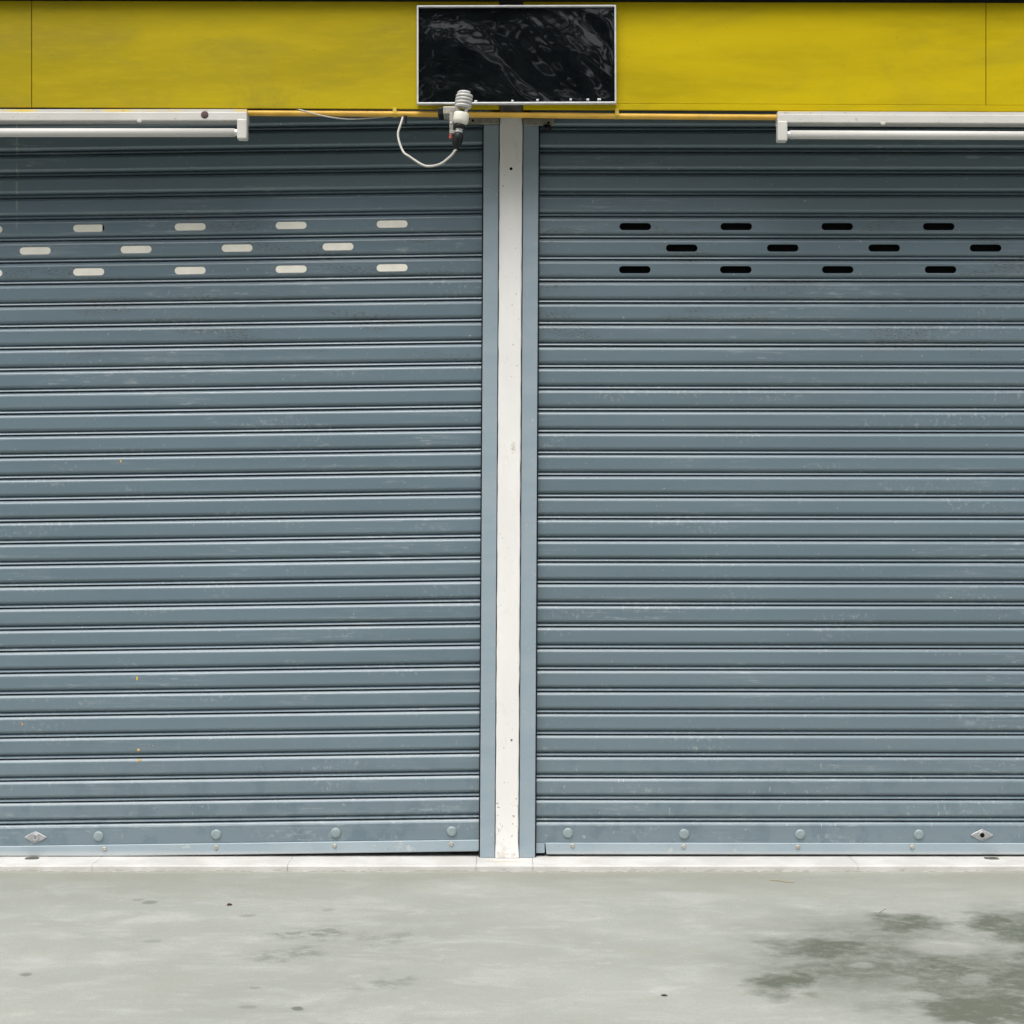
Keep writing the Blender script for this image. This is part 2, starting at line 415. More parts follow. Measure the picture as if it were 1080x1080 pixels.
# ------------------------------------------------------------------ ground
def build_ground():
    xs = [-150, -60, -20, -8, -5, -3.5] + [-2.6 + .013 * i for i in range(401)] + [3.5, 5, 8, 20, 60, 150]
    ys = [150, 40, 8, 1, .2, .02, -.134, -.1385, -.14, -.1415, -.1435, -.147, -.152, -.16, -.175, -.2, -.24, -.32, -.45, -.7, -1, -1.4, -1.8, -2.5, -4, -7, -12, -30, -80, -150]
    bm = bmesh.new(); grid = []
    for yv in ys:
        row = []
        for xv in xs:
            z = 0.0
            if abs(xv) < 2.7 and -.24 < yv < -.13:
                n1 = noise.fractal(Vector((xv * 6, 3.3, 0)), 1, 2, 4)
                n2 = noise.fractal(Vector((xv * 36, 8.1, 0)), 1, 2, 4)
                hgt = max(0.0, min(.016, .0035 + .006 * n1 + .0065 * n2))
                t = max(0, min(1, (-.14 - yv) / .012))
                z = hgt * (1 - t) ** 2
                if yv > -.1395: z = -.004
            row.append(bm.verts.new((xv, yv, z)))
        grid.append(row)
    for a, b in zip(grid, grid[1:]):
        for k in range(len(xs) - 1):
            bm.faces.new((a[k], a[k + 1], b[k + 1], b[k]))
    for f in bm.faces: f.normal_update()
    o = obj('ground', bm, MAT['ground'])
    if o.data.polygons[0].normal.z < 0: o.data.flip_normals()
    return tag(o, kind='structure')
build_ground()

# ------------------------------------------------------------------ sill
SZ = .0232
bm = bmesh.new()
joints = [-4.2, W(97, 0, -.14).x, W(303, 0, -.14).x, W(502, 0, -.14).x, W(562, 0, -.14).x, W(905, 0, -.14).x, 4.2]
for a, b in zip(joints, joints[1:]):
    # long strip with slightly uneven front edge
    n = max(2, int((b - a) / .03)); prev = None
    for i in range(n + 1):
        x = a + .0006 + (b - a - .0012) * i / n
        w = .0012 * noise.fractal(Vector((x * 9, 1.7, 0)), 1, 2, 3)
        w2 = .0008 * noise.fractal(Vector((x * 14, 5.7, 0)), 1, 2, 3)
        ring = [bm.verts.new(p) for p in ((x, .16, -.02), (x, .16, SZ), (x, -.134 + w, SZ + w2 * .5), (x, -.1382 + w, SZ - .0015 + w2), (x, -.14 + w, SZ - .005), (x, -.14, -.02))]
        if prev:
            for k in range(5): bm.faces.new((prev[k], prev[k + 1], ring[k + 1], ring[k]))
        else: bm.faces.new(ring)
        prev = ring
    bm.faces.new(prev[::-1])
sill = obj('door_sill', bm, MAT['sill'])
tag(sill, 'low white painted sill with chipped front edge running under both shutters', 'sill')
for px in (37, 1043):
    bm = bmesh.new(); c = W(px, 907, -.01)
    n = 14; ring = []
    for a in range(n):
        t = 2 * math.pi * a / n; k = 1 + .35 * noise.noise(Vector((a * 1.7, px, 0)))
        ring.append((c.x + .024 * k * math.copysign(abs(math.cos(t)) ** .6, math.cos(t)), -.040 + .018 * k * math.copysign(abs(math.sin(t)) ** .6, math.sin(t))))
    A = [bm.verts.new((x, y, SZ + .0007)) for x, y in ring]; B = [bm.verts.new((x, y, SZ - .004)) for x, y in ring]
    for a in range(n): bm.faces.new((A[a], A[(a + 1) % n], B[(a + 1) % n], B[a]))
    bm.faces.new(A)
    obj('latch_hole', bm, MAT['latch'], sill)

# ------------------------------------------------------------------ white pillar
def lean(px_top, px_bot, py): return px_bot + (px_top - px_bot) * (905 - py) / (905 - 131)
bm = bmesh.new()
rings = []
NZ = 150
for i in range(NZ + 1):
    py = 904.8 - i * (904.8 - 119) / NZ
    zl = W(0, py, -.04).z
    j1 = .0011 * noise.fractal(Vector((0, 4.2, zl * 16)), 1, 2, 4) ; j2 = .0013 * noise.fractal(Vector((0, 9.2, zl * 16)), 1, 2, 4)
    if py > 890: j1 -= .004 * (py - 890) / 15 * abs(noise.noise(Vector((zl * 90, 0, 0)))); j2 += .003 * (py - 890) / 15
    x0 = W(lean(527.2, 522.6, py), py, -.04).x + j1; x1 = W(lean(551.0, 546.6, py), py, -.04).x + j2
    rings.append([bm.verts.new(p) for p in ((x0, .12, zl), (x0, -.037, zl), (x0 + .003, -.040, zl), (x1 - .003, -.040, zl), (x1, -.037, zl), (x1, .12, zl))])
for A, B in zip(rings, rings[1:]):
    for k in range(5): bm.faces.new((A[k], A[k + 1], B[k + 1], B[k]))
bm.faces.new(rings[-1])
pillar = obj('pillar', bm, MAT['pillar'])
tag(pillar, 'narrow white painted pillar standing between the two roller shutters', 'pillar')
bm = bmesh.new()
slab(bm, (528.0, -8), (551.3, -8), (550.8, 118.8), (527.3, 118.8), -.033, .12, .001)  # upper part of the pillar, darker grey than the shaft
obj('pillar_head', bm, MAT['dark_head'], pillar)
for px, py, r, mt in ((539, 178, 1.6, 'hole'), (539.5, 780.5, 1.1, 'rust')):
    bm = bmesh.new(); add_lathe(bm, [(0, .0015), (S(r) * .7, .0013), (S(r), 0), (S(r), -.004)], FRONT(W(px, py, -.04)), 12)
    obj('screw', bm, MAT[mt], pillar, True)

# ------------------------------------------------------------------ roller shutters
KP = D / FPX
PITCH = 22.73 * KP
# slat section going up from the slot under it: (depth, height as share of the pitch)
# measured downward from a black line: highlight .065-.19, flat .19-.72, dark .72-.87, light bead .88-.975, slot
PROF = [(.002, 0.0), (.002, .014), (-.0082, .022), (-.0102, .036),   # slot, lip of the bead
        (-.0088, .080), (-.0052, .112), (.0010, .120),         # bead: tilted up to the sky
        (.0014, .142), (-.0040, .176), (-.0090, .224), (-.0120, .276), (-.0128, .305),  # rolled underside of the slat
        (-.0130, .33), (-.0130, .55), (-.0130, .79),           # flat face
        (-.0121, .838), (-.0102, .886), (-.0062, .948), (-.0005, .966), (.002, .972)]   # rounded shoulder
VENT_LO, VENT_HI = .33, .79

def shutter(name, side, mat, label, line0, slope, refx, vents, nbot, gt, gb, bolts, screws, lock, odd):
    """side -1/1: which side of the pillar; line0: picture height of slot number 0 at refx; slope dz/dx of the slats"""
    xr = W(refx, 0).x
    zoff = lambda x: slope * (x - xr)
    root = thing(name, (W(gb[0], 905).x, 0, SZ), label, 'roller shutter')
    xg = W((gt[0] + gt[1]) / 2, 500).x
    x_in, x_out = xg, (-2.7 if side < 0 else 4.0)
    xa, xb = min(x_in, x_out), max(x_in, x_out)
    zs = lambda k: HC + (540 - (line0 + 22.73 * k)) * KP       # slot k (going down the picture)
    bm = bmesh.new()
    for k in range(-10, nbot):
        ztop = zs(k); zbot = zs(k + 1); h = ztop - zbot
        rowv = [v for v in vents if v[2] == k]
        # columns
        cols = sorted(set([xa, xb] + [xa + (xb - xa) * i / 16 for i in range(17)]))
        rt = random.uniform(-1, 1)
        def pt(x, q):
            d, f = PROF[q]
            wob = .0009 * noise.noise(Vector((x * .9, k * 3.1, 0))) + .0004 * rt
            tilt = (f - .55) * (.0012 * noise.noise(Vector((x * .7, k * 5.7, 4))) + .0008 * rt)
            return Vector((x, d + wob + tilt, zbot + f * h + zoff(x)))
        grid = [[bm.verts.new(pt(x, q)) for q in range(len(PROF))] for x in cols]
        qa, qb = 12, 14
        for A, B in zip(grid, grid[1:]):
            for q in range(len(PROF) - 1):
                if rowv and qa <= q < qb: continue
                bm.faces.new((A[q], B[q], B[q + 1], A[q + 1]))
        if rowv:
            # flat face with real slots cut through it
            edges = []
            loop = [g[qa] for g in grid] + [g[qb] for g in reversed(grid)]
            def ed(a, b):
                e = bm.edges.get((a, b)) or bm.edges.new((a, b)); edges.append(e)
            for a, b in zip(loop, loop[1:] + loop[:1]): ed(a, b)
            for (cx, cz, _k, rr) in rowv:
                ring = [bm.verts.new((x, -.0128, z)) for x, z in stadium(cx, cz, S(16.6), S(rr), slope)]
                for a, b in zip(ring, ring[1:] + ring[:1]): ed(a, b)
            bmesh.ops.triangle_fill(bm, edges=edges, use_beauty=True, normal=Vector((0, -1, 0)))
    # the wide bottom slat
    zt = zs(nbot); zb = HC + (540 - (line0 + 22.73 * nbot + 22.9)) * KP; h = zt - zb
    PB = [(-.0115, 0.0), (-.0130, .03), (-.0130, .80), (-.0105, .87), (-.0065, .93), (.0, .965), (.006, .97), (.006, 1.0)]
    cols = [xa + (xb - xa) * i / 16 for i in range(17)]
    grid = [[bm.verts.new((x, d, zb + f * h + zoff(x))) for d, f in PB] for x in cols]
    for A, B in zip(grid, grid[1:]):
        for q in range(len(PB) - 1): bm.faces.new((A[q], B[q], B[q + 1], A[q + 1]))
    for f in bm.faces:
        f.normal_update()
    o = obj('slat_curtain', bm, mat, root, recalc=False)
    # bottom rail: an angle bolted along the foot of the curtain
    bm = bmesh.new()
    top, bot = zb + .0005, zb - S(12.0)
    x0, x1 = (xa, W(506, 0).x) if side < 0 else (W(575, 0).x, xb)
    prev = None; NR = 60
    for i in range(NR + 1):
        x = x0 + (x1 - x0) * i / NR
        t_ = top + zoff(x); b_ = max(bot + zoff(x), SZ + .0012)
        ring = [bm.verts.new((x, d, z)) for d, z in ((.004, t_), (-.0165, t_), (-.0185, t_ - .002), (-.0185, b_ + .004), (-.0170, b_ + .001), (-.0150, b_), (.004, b_))]
        if prev is None: bm.faces.new(ring); first = ring
        else:
            for k in range(7): bm.faces.new((prev[k], prev[(k + 1) % 7], ring[(k + 1) % 7], ring[k]))
        prev = ring
    bm.faces.new(prev[::-1])
    for v in (prev if side < 0 else first)[3:]: v.co.x += (-.004 if side < 0 else .004)
    br = obj('bottom_rail', bm, MAT['bottom_rail'], root)
    if side > 0:      # the short tongue that runs in the guide
        bm = bmesh.new(); add_box(bm, xg, W(574.4, 0).x, -.0155, .003, zb - S(10.5), zb + .0003, .001)
        obj('rail_tongue', bm, MAT['rail'], root)
    # guide rails: a U channel with a flat face
    bm = bmesh.new()
    slab(bm, (gt[0], 131.5), (gt[1], 131.5), (gb[1], 904.75), (gb[0], 904.75), -.034, .03, .0022)
    obj('guide_rail', bm, MAT['rail'], root)
    # thin black strip between rail and slats
    bm = bmesh.new()
    if side < 0: slab(bm, (gt[0] - 1.3, 133), (gt[0] - .05, 133), (gb[0] - .05, 904), (gb[0] - 1.3, 904), -.022, -.012)
    else: slab(bm, (gt[1] + .05, 133), (gt[1] + 1.3, 133), (gb[1] + 1.3, 904), (gb[1] + .05, 904), -.022, -.012)
    obj('rail_strip', bm, MAT['dark'], root)
    # vents
    for i, (cx, cz, k, rr) in enumerate(vents):
        bm = bmesh.new()
        ring = stadium(cx, cz, S(16.6), S(rr), slope)
        depth = -.0095 if odd is not None else .004
        f = [bm.verts.new((x, -.0128, z)) for x, z in ring]; b = [bm.verts.new((x, depth, z)) for x, z in ring]
        for a in range(len(f)):
            c = (a + 1) % len(f); bm.faces.new((f[a], f[c], b[c], b[a]))
        bm.faces.new(b)
        v = obj('vent_slot', bm, MAT['hole'], root)
        if odd is not None:
            bm = bmesh.new()
            hh = S(rr) - .0007
            ring = stadium(cx, cz, S(16.6) - .0008, hh, slope)
            if i == odd: ring = [(min(x, cx + S(14.4)), z) for x, z in ring]
            f = [bm.verts.new((x, -.0126, z)) for x, z in ring]; b = [bm.verts.new((x, -.0105, z)) for x, z in ring]
            for a in range(len(f)):
                c = (a + 1) % len(f); bm.faces.new((f[a], f[c], b[c], b[a]))
            bm.faces.new(f[::-1]); bm.faces.new(b)
            bmesh.ops.remove_doubles(bm, verts=bm.verts[:], dist=1e-5)
            pl = obj('cream_plate', bm, MAT['cream'], v)
            if i == odd: tag(v, 'cream vent with its plate cut short and a black gap at the right end')
    # fixings
    for px, py in bolts:
        bm = bmesh.new(); r = S(5.4)
        add_lathe(bm, [(0, .0062), (r * .6, .0060), (r * .85, .0050), (r * .97, .0028), (r, 0), (r, -.003)], FRONT(W(px, py, -.0132)), 28)
        obj('bolt_cap', bm, MAT['zinc'], root, True)
    for px, py in screws:
        bm = bmesh.new(); r = S(2.5)
        add_lathe(bm, [(0, .0035), (r * .25, .0032), (r * .3, .0045), (r * .75, .0036), (r, .0005), (r, -.002)], FRONT(W(px, py, -.0187)), 16)
        obj('screw', bm, MAT['brass'], root, True)
    # lock: a pointed escutcheon with a raised round cylinder
    px, py = lock; c = W(px, py, -.0132)
    bm = bmesh.new()
    pts = []
    for a in range(48):
        t = 2 * math.pi * a / 48
        ct, st = math.cos(t), math.sin(t)
        x = math.copysign(abs(ct) ** .95, ct) * S(11.8)
        base = (1 - min(1, abs(x) / S(11.8))) ** .82
        z = math.copysign(1, st) * S(6.3) * base if abs(st) > 1e-6 else 0
        pts.append((x, z))
    f0 = [bm.verts.new((c.x + x, c.y + .001, c.z + z)) for x, z in pts]
    f1 = [bm.verts.new((c.x + x, c.y - .0022, c.z + z)) for x, z in pts]
    f2 = [bm.verts.new((c.x + x * .88, c.y - .0036, c.z + z * .85)) for x, z in pts]
    for A, B in ((f0, f1), (f1, f2)):
        for a in range(48):
            cc = (a + 1) % 48; bm.faces.new((A[a], A[cc], B[cc], B[a]))
    bm.faces.new(f2)
    bmesh.ops.remove_doubles(bm, verts=bm.verts[:], dist=1e-6)
    lk = obj('lock', bm, MAT['chrome'], root)
    bm = bmesh.new(); r = S(4.2)
    add_lathe(bm, [(0, .0058), (r * .62, .0058), (r * .70, .0066), (r * .95, .006), (r, .004), (r, 0)], FRONT(c), 24)
    obj('lock_cylinder', bm, MAT['chrome'], lk, True)
    bm = bmesh.new()
    if odd is not None: add_box(bm, c.x - .0009, c.x + .0009, c.y - .0062, c.y - .005, c.z - .004, c.z + .004)
    else: add_lathe(bm, [(0, .0064), (r * .58, .0062), (r * .6, .005)], FRONT(c), 16)
    obj('keyhole', bm, MAT['hole'], lk)
    return root, zs, zoff

def stadium(cx, cz, hl, hh, slope, n=8):
    out = []
    for i in range(n + 1):
        a = -math.pi / 2 + math.pi * i / n
        out.append((cx + hl - hh + hh * math.cos(a), cz + hh * math.sin(a)))
    for i in range(n + 1):
        a = math.pi / 2 + math.pi * i / n
        out.append((cx - hl + hh + hh * math.cos(a), cz + hh * math.sin(a)))
    return [(x, z + slope * (x - cx)) for x, z in out]

def vent_list(pts, rr):
    out = []
    for px, py, k in pts:
        p = W(px, py, -.0128); out.append((p.x, p.z, k, rr))
    return out
SL = .0136
lv = []
for k, xs, yb in ((-2, (-14, 93.5, 200.5, 307, 413.5), 239.2), (-1, (37, 143.5, 250, 356.5), 262.3), (0, (-14, 93.5, 200.5, 307, 413.5), 285.3)):
    for x in xs: lv.append((x, yb - SL * (x - 200), k))
rv = [(x, 239, -2) for x in (670, 776.5, 883, 990, 1097)] + [(x, 261.6, -1) for x in (719, 825.5, 932.5, 1039.5)] + [(x, 284.4, 0) for x in (669.5, 776, 883.5, 992, 1098)]
left, zsl, zol = shutter('roller_shutter', -1, MAT['slat_l'], 'blue grey roller shutter with cream filled vent slots, hanging slightly crooked', 275.0, SL, 200,
    vent_list(lv, 4.0), 26, (510.2, 526.2), (506.2, 521.8),
    ((104, 882), (228, 880), (354, 878.3), (476.5, 876.8)), ((110, 895.2), (228, 893.7), (353, 892), (476, 890.2)), (37.5, 883), 1)
right, zsr, zor = shutter('roller_shutter', 1, MAT['slat_r'], 'blue grey roller shutter with open black vent slots, hanging level', 274.2, -.0006, 800,
    vent_list(rv, 3.8), 26, (552.0, 568.2), (547.6, 564.2),
    ((599, 878.5), (721.5, 879.6), (844, 880), (969, 880.2)), ((604, 892), (721, 893), (841.5, 893.3), (962, 893.4)), (1035.5, 880.6), None)
# stray drops of orange paint on the left curtain
for px, py, w, h in ((144.5, 715.5, 1.0, 2.2), (146, 791, 1.3, 1.5), (146.5, 802, 1.5, 1.6), (127.5, 486.5, .9, 1.6), (23.5, 764, .8, 1.4), (161, 786.5, .6, .6)):
    c = W(px, py, -.0135); bm = bmesh.new()
    add_lathe(bm, [(0, .001), (S(1), .0004), (S(1), -.003)], FRONT(c) @ Matrix.Diagonal((w, h, 1, 1)), 8)
    obj('paint_drop', bm, MAT['orange'], left)

# ------------------------------------------------------------------ fascia boards
YF = -.26
def fy_bot(px): return 113.0 + 4.7 * px / 1080
def fy_top(px): return .3 + 2.2 * px / 1080
def fascia(name, label, x0, x1, seam):
    root = thing(name, W((max(x0, 0) + min(x1, 1080)) / 2, 115, YF), label, 'fascia board')
    cuts = [x0, seam, x1]; cut = 6.6 if x0 > 0 else 0
    for a, b in zip(cuts, cuts[1:]):
        a2 = a + (.35 if a == seam else 0); b2 = b - (.35 if b == seam else 0)
        bm = bmesh.new()
        slab(bm, (a2, fy_top(a2) + .4), (b2, fy_top(b2) + .4), (b2, fy_bot(b2) - cut), (a2, fy_bot(a2) - cut), YF, YF + .008, .0015)
        obj('panel', bm, MAT['yellow'], root)
    if not cut: return root
    bm = bmesh.new()
    slab(bm, (x0, fy_bot(x0) - 6.5), (x1, fy_bot(x1) - 6.5), (x1, fy_bot(x1)), (x0, fy_bot(x0)), YF - .0015, YF + .008, .0015)
    obj('bottom_trim', bm, MAT['yellow'], root)
    return root
fascia('fascia_board', 'dirtier weathered yellow fascia board over the crooked shutter with cream vents', -700, 526.4, 33.3)
fascia('fascia_board', 'cleaner bright yellow fascia board over the level shutter with black vents', 551.8, 1780, 1040)

# ------------------------------------------------------------------ canopy over the shop front, wall and shop behind
zt = W(0, 1.2, YF).z
bm = bmesh.new()
CAN = .278
add_box(bm, -4.6, 4.6, -CAN, .45, zt + .012, zt + .06)
add_box(bm, -4.6, 4.6, -CAN - .02, -CAN, zt + .009, zt + .09)
can = obj('canopy', bm, MAT['soffit'])
tag(can, 'dark flat canopy edge just above the yellow fascia boards', 'canopy')
bm = bmesh.new(); add_box(bm, -4.6, 4.6, .32, .45, -.05, zt + .011)
tag(obj('wall', bm, MAT['render']), kind='structure')
for sx in (-1, 1):
    bm = bmesh.new(); a_, b_ = (-4.6, -2.7) if sx < 0 else (4.0, 4.6); add_box(bm, a_, b_, -.10, .319, SZ + .0005, zt + .011)
    tag(obj('wall', bm, MAT['render']), kind='structure')

# ------------------------------------------------------------------ black panel in its pale frame
sb = thing('sign_panel', W(545, 109, -.29), 'black glossy film panel in thin white frame fixed over the pillar top', 'sign panel')
TL, TR, BR, BL = (439.6, 5.6), (649.8, 5.0), (650.2, 108.8), (439.6, 109.6)
bm = bmesh.new()
NX, NY = 120, 60
def wr(u, v):
    a = .0050 * noise.fractal(Vector((u * 2.4, v * 2.0, 1.3)), 1, 2, 2)
    a += .0030 * math.sin(10 * v + 4 * noise.noise(Vector((u * 3, v * 1.5, 5)))) * max(0, 1 - 1.8 * u)
    a += .0042 * noise.noise(Vector(((u - v * .45) * 7, (v + u * .6) * 1.6, 7))) * min(1, u * 1.5)
    a += .0007 * noise.noise(Vector(((u - v * .5) * 18, (v + u * .5) * 3.0, 9))) * u
    a += .0010 * noise.noise(Vector((u * 5, v * 16, 2))) * max(0, 1 - 2.2 * u)
    e = min(u, 1 - u) * 14; e2 = min(v, 1 - v) * 8
    return a * min(1, e) * min(1, e2)
grid = []
for j in range(NY + 1):
    v = j / NY; row = []
    for i in range(NX + 1):
        u = i / NX
        p = W(TL[0] + (TR[0] - TL[0]) * u, 0, -.288)
        top = TL[1] + (TR[1] - TL[1]) * u + 1.5; bot = BL[1] + (BR[1] - BL[1]) * u - 1.5
        p = W(TL[0] + 1.5 + (TR[0] - TL[0] - 3) * u, top + (bot - top) * v, -.288)
        p.y = -.2735 + max(-.0075, min(.0055, wr(u, v) * .9))
        row.append(bm.verts.new(p))
    grid.append(row)
for A, B in zip(grid, grid[1:]):
    for k in range(NX): bm.faces.new((A[k], A[k + 1], B[k + 1], B[k]))
film = obj('film', bm, MAT['film'], sb, True)
bm = bmesh.new()
slab(bm, (TL[0] + 1, TL[1] + 1), (TR[0] - 1, TR[1] + 1), (BR[0] - 1, BR[1] - 1), (BL[0] + 1, BL[1] - 1), -.2665, YF - .003)
obj('backing', bm, MAT['dark'], sb)
bm = bmesh.new()
t = 1.7
def bar(a, b, c, d): slab(bm, a, b, c, d, -.283, -.2635, .0012)
bar(TL, TR, (TR[0] - t, TR[1] + t), (TL[0] + t, TL[1] + t))
bar((BL[0] + t, BL[1] - t), (BR[0] - t, BR[1] - t), BR, BL)
bar(TL, (TL[0] + t, TL[1] + t), (BL[0] + t, BL[1] - t), BL)
bar((TR[0] - t, TR[1] + t), TR, BR, (BR[0] - t, BR[1] - t))
obj('frame', bm, MAT['alu'], sb)
for px, py, w in ((501.7, 106.6, 1.5), (540.5, 106.2, 1.1), (567, 105.3, 1.2), (602, 104.8, 1.1), (620, 104.8, 1.4), (632, 104.6, 1.8)):
    bm = bmesh.new(); c = W(px, py, -.2815)
    add_box(bm, c.x - S(w), c.x + S(w), c.y, c.y + .008, c.z - S(.8), c.z + S(.8), .001)
    obj('staple', bm, MAT['alu'], sb)

# ------------------------------------------------------------------ ochre pipe under the fascia
def pipe_y(px): return 119.2 + 4.4 * (px - 262) / 553
YP = -.25
bm = bmesh.new()
add_tube(bm, [W(p, pipe_y(p) + .25 * math.sin(p * .011), YP) for p in range(180, 901, 20)], S(2.9), 14)
pipe = obj('pipe', bm, MAT['pipe'], None, True)
tag(pipe, 'thin ochre yellow pipe running under the fascia between the two tube lights', 'pipe')
for px in (416.5, 650.5):
    bm = bmesh.new(); c = W(px, pipe_y(px), YP); r = S(3.3)
    w = S(1.9)
    ring = [(r * math.cos(a), r * math.sin(a)) for a in [math.radians(-200 + 220 * i / 14) for i in range(15)]]
    prof = [(-r - .0005, S(6.4))] + [(y, z) for y, z in [( -r * 1.0, .004)]]
    add_box(bm, c.x - w, c.x + w, c.y - r - .0015, c.y - r, c.z - .002, W(0, fy_bot(px) - .3, YP).z, .0004)
    add_tube(bm, [Vector((c.x - w, c.y, c.z)), Vector((c.x + w, c.y, c.z))], r, 16)
    obj('pipe_clip', bm, MAT['clip'], pipe)

# ------------------------------------------------------------------ tube lights
YL = -.275
def tube_light(x_end, side, y0, slope, label, tab):
    """x_end: inner end in the picture; side: direction the batten runs away to"""
    L = 1.235
    e = W(x_end, y0, YL)
    root = thing('tube_light', e, label, 'tube light', 'tube lights under the yellow fascia')
    sx = side; sl = -slope
    def P(d, y, dpy): return Vector((e.x + sx * d, y, e.z - S(dpy, YL) + sl * sx * d))
    def bar(bm, d0, d1, ya, yb, p0, p1, bev):
        a, b = (d0, d1)
        hexa(bm, [P(a, ya, p1), P(b, ya, p1), P(b, yb, p1), P(a, yb, p1), P(a, ya, p0), P(b, ya, p0), P(b, yb, p0), P(a, yb, p0)], bev)
    bm = bmesh.new()
    bar(bm, 0, L, YL, YL + .05, 3.2, 12.2, .0025)
    bar(bm, .0005, L - .0005, YL + .004, YL + .05, 0, 3.15, .001)
    hs = obj('housing', bm, MAT['housing'], root)
    for d0, d1 in ((-.0006, S(9.6)), (L - S(9.6), L + .0006)):
        bm = bmesh.new(); bar(bm, d0, d1, YL - .006, YL + .028, 11.0, 32.0, .004)
        obj('lamp_holder', bm, MAT['lamp_white'], root)
    bm = bmesh.new(); add_tube(bm, [P(S(12.5), YL + .010, 24.3), P(L - S(12.5), YL + .010, 24.3)], S(4.3), 20)
    tb = obj('tube', bm, MAT['tube'], root, True)
    for q in (0, 1):
        d0, d1 = (S(9.4), S(13.2)) if q == 0 else (L - S(13.2), L - S(9.4))
        bm = bmesh.new(); add_tube(bm, [P(d0, YL + .010, 24.3), P(d1, YL + .010, 24.3)], S(3.5), 16)
        obj('end_cap', bm, MAT['alu'], tb)
    if tab:
        bm = bmesh.new(); c = P(S(tab), YL - .0006, 12.6)
        add_lathe(bm, [(0, .004), (S(2.4), .003), (S(2.6), 0)], FRONT(c) @ Matrix.Diagonal((1, .8, 1, 1)), 10)
        obj('catch', bm, MAT['lamp_white'], root)
    return root, P
t1, P1 = tube_light(260.3, -1, 114.8, 0.0, 'long white tube light with rusty screw, over the cream vented shutter', 107)
bm = bmesh.new(); add_lathe(bm, [(0, .002), (S(2.2), .0018), (S(3.6), .0012), (S(3.9), -.002)], FRONT(P1(S(42), YL - .0004, 6.2)), 20)
obj('screw', bm, MAT['rust'], t1, True)
t2, P2_ = tube_light(820.2, 1, 116.9, .004, 'long clean white tube light without rusty screw, over the black vented shutter', 105)

# ------------------------------------------------------------------ spiral bulb on its bracket, with cord
YB = -.335
lamp = thing('spiral_bulb_lamp', W(481, 158, YB), 'white spiral bulb upright in black socket, wired in front of the black panel', 'bulb lamp')
base = W(481.2, 157.5, YB); topp = W(490.8, 95, YB)
ax = (topp - base); LEN = ax.length
rot = Vector((0, 0, 1)).rotation_difference(ax.normalized()).to_matrix().to_4x4()
ML = Matrix.Translation(base) @ rot
u = LEN / 62.5                                                  # one picture pixel along the axis
bm = bmesh.new()
pts = []
turns = 4.6; N = 150
for i in range(N + 1):
    t_ = i / N
    ang = math.radians(200) + t_ * turns * 2 * math.pi
    rad = (7.3 if t_ < .8 else 7.3 - (t_ - .8) / .2 * 3.6) * u
    h = (44.6 + 16.0 * t_) * u
    pts.append(ML @ Vector((rad * math.cos(ang), rad * math.sin(ang), h)))
leg = lambda a, b: [ML @ Vector((4.0 * u * math.cos(a), 4.0 * u * math.sin(a), b * u))]
a0 = math.radians(200)
pts = [ML @ Vector((4.6 * u * math.cos(a0), 4.6 * u * math.sin(a0), 37 * u)), ML @ Vector((4.6 * u * math.cos(a0), 4.6 * u * math.sin(a0), 41 * u)),
       ML @ Vector((6.0 * u * math.cos(a0), 6.0 * u * math.sin(a0), 43.6 * u))] + pts
add_tube(bm, pts, 1.75 * u, 10)
add_tube(bm, smooth_path([ML @ Vector((4.2 * u, -3.2 * u, 37 * u)), ML @ Vector((4.3 * u, -3.2 * u, 41 * u)), ML @ Vector((6.2 * u, -2.6 * u, 44.5 * u)), ML @ Vector((6.6 * u, 2 * u, 46 * u))]), 1.7 * u, 10)
obj('spiral_tube', bm, MAT['bulb'], lamp, True)
bm = bmesh.new(); add_lathe(bm, [(0, 26.2 * u), (5.5 * u, 26.2 * u), (6.6 * u, 27.0 * u), (7.9 * u, 29.0 * u), (8.2 * u, 30 * u), (8.1 * u, 37.2 * u), (7.6 * u, 38.2 * u), (0, 38.4 * u)], ML, 28)
obj('bulb_base', bm, MAT['ballast'], lamp, True)
bm = bmesh.new(); add_lathe(bm, [(0, 21.8 * u), (5.6 * u, 21.8 * u), (5.8 * u, 22.4 * u), (5.8 * u, 25.6 * u), (5.4 * u, 26.1 * u), (0, 26.15 * u)], ML, 24)
obj('socket_ring', bm, MAT['dark'], lamp, True)
bm = bmesh.new(); add_lathe(bm, [(0, 17.6 * u), (3.6 * u, 17.6 * u), (3.7 * u, 18 * u), (3.7 * u, 21.6 * u), (0, 21.75 * u)], ML, 24)
obj('collar', bm, MAT['alu'], lamp)
bm = bmesh.new(); add_lathe(bm, [(0, 0), (1.7 * u, .1 * u), (3.0 * u, 1.6 * u), (4.6 * u, 5 * u), (5.6 * u, 10 * u), (5.4 * u, 14.5 * u), (4.4 * u, 17.2 * u), (0, 17.5 * u)], ML, 24)
obj('socket', bm, MAT['dark'], lamp, True)
bm = bmesh.new()
slab(bm, (467.2, 112.2), (483, 112.2), (483, 119.9), (467.2, 119.9), -.312, -.238, .002)
slab(bm, (474.0, 119.0), (478.2, 119.0), (478.0, 141.3), (474.2, 141.3), -.318, -.3125, .001)
slab(bm, (474.1, 137.5), (483, 137.5), (483, 140.5), (474.1, 140.5), -.3195, -.3185, .0004)
brk = obj('bracket', bm, MAT['steel'], lamp)
bm = bmesh.new(); slab(bm, (473.9, 141.5), (476.3, 141.5), (476.2, 146.0), (473.7, 146.0), -.32, -.314, .001)
obj('bracket_tip', bm, MAT['red'], brk)
bm = bmesh.new(); add_lathe(bm, [(0, .003), (S(1.0), .002), (S(1.1), 0)], FRONT(W(475.7, 129.5, -.3183)), 10)
obj('bracket_screw', bm, MAT['alu'], brk)
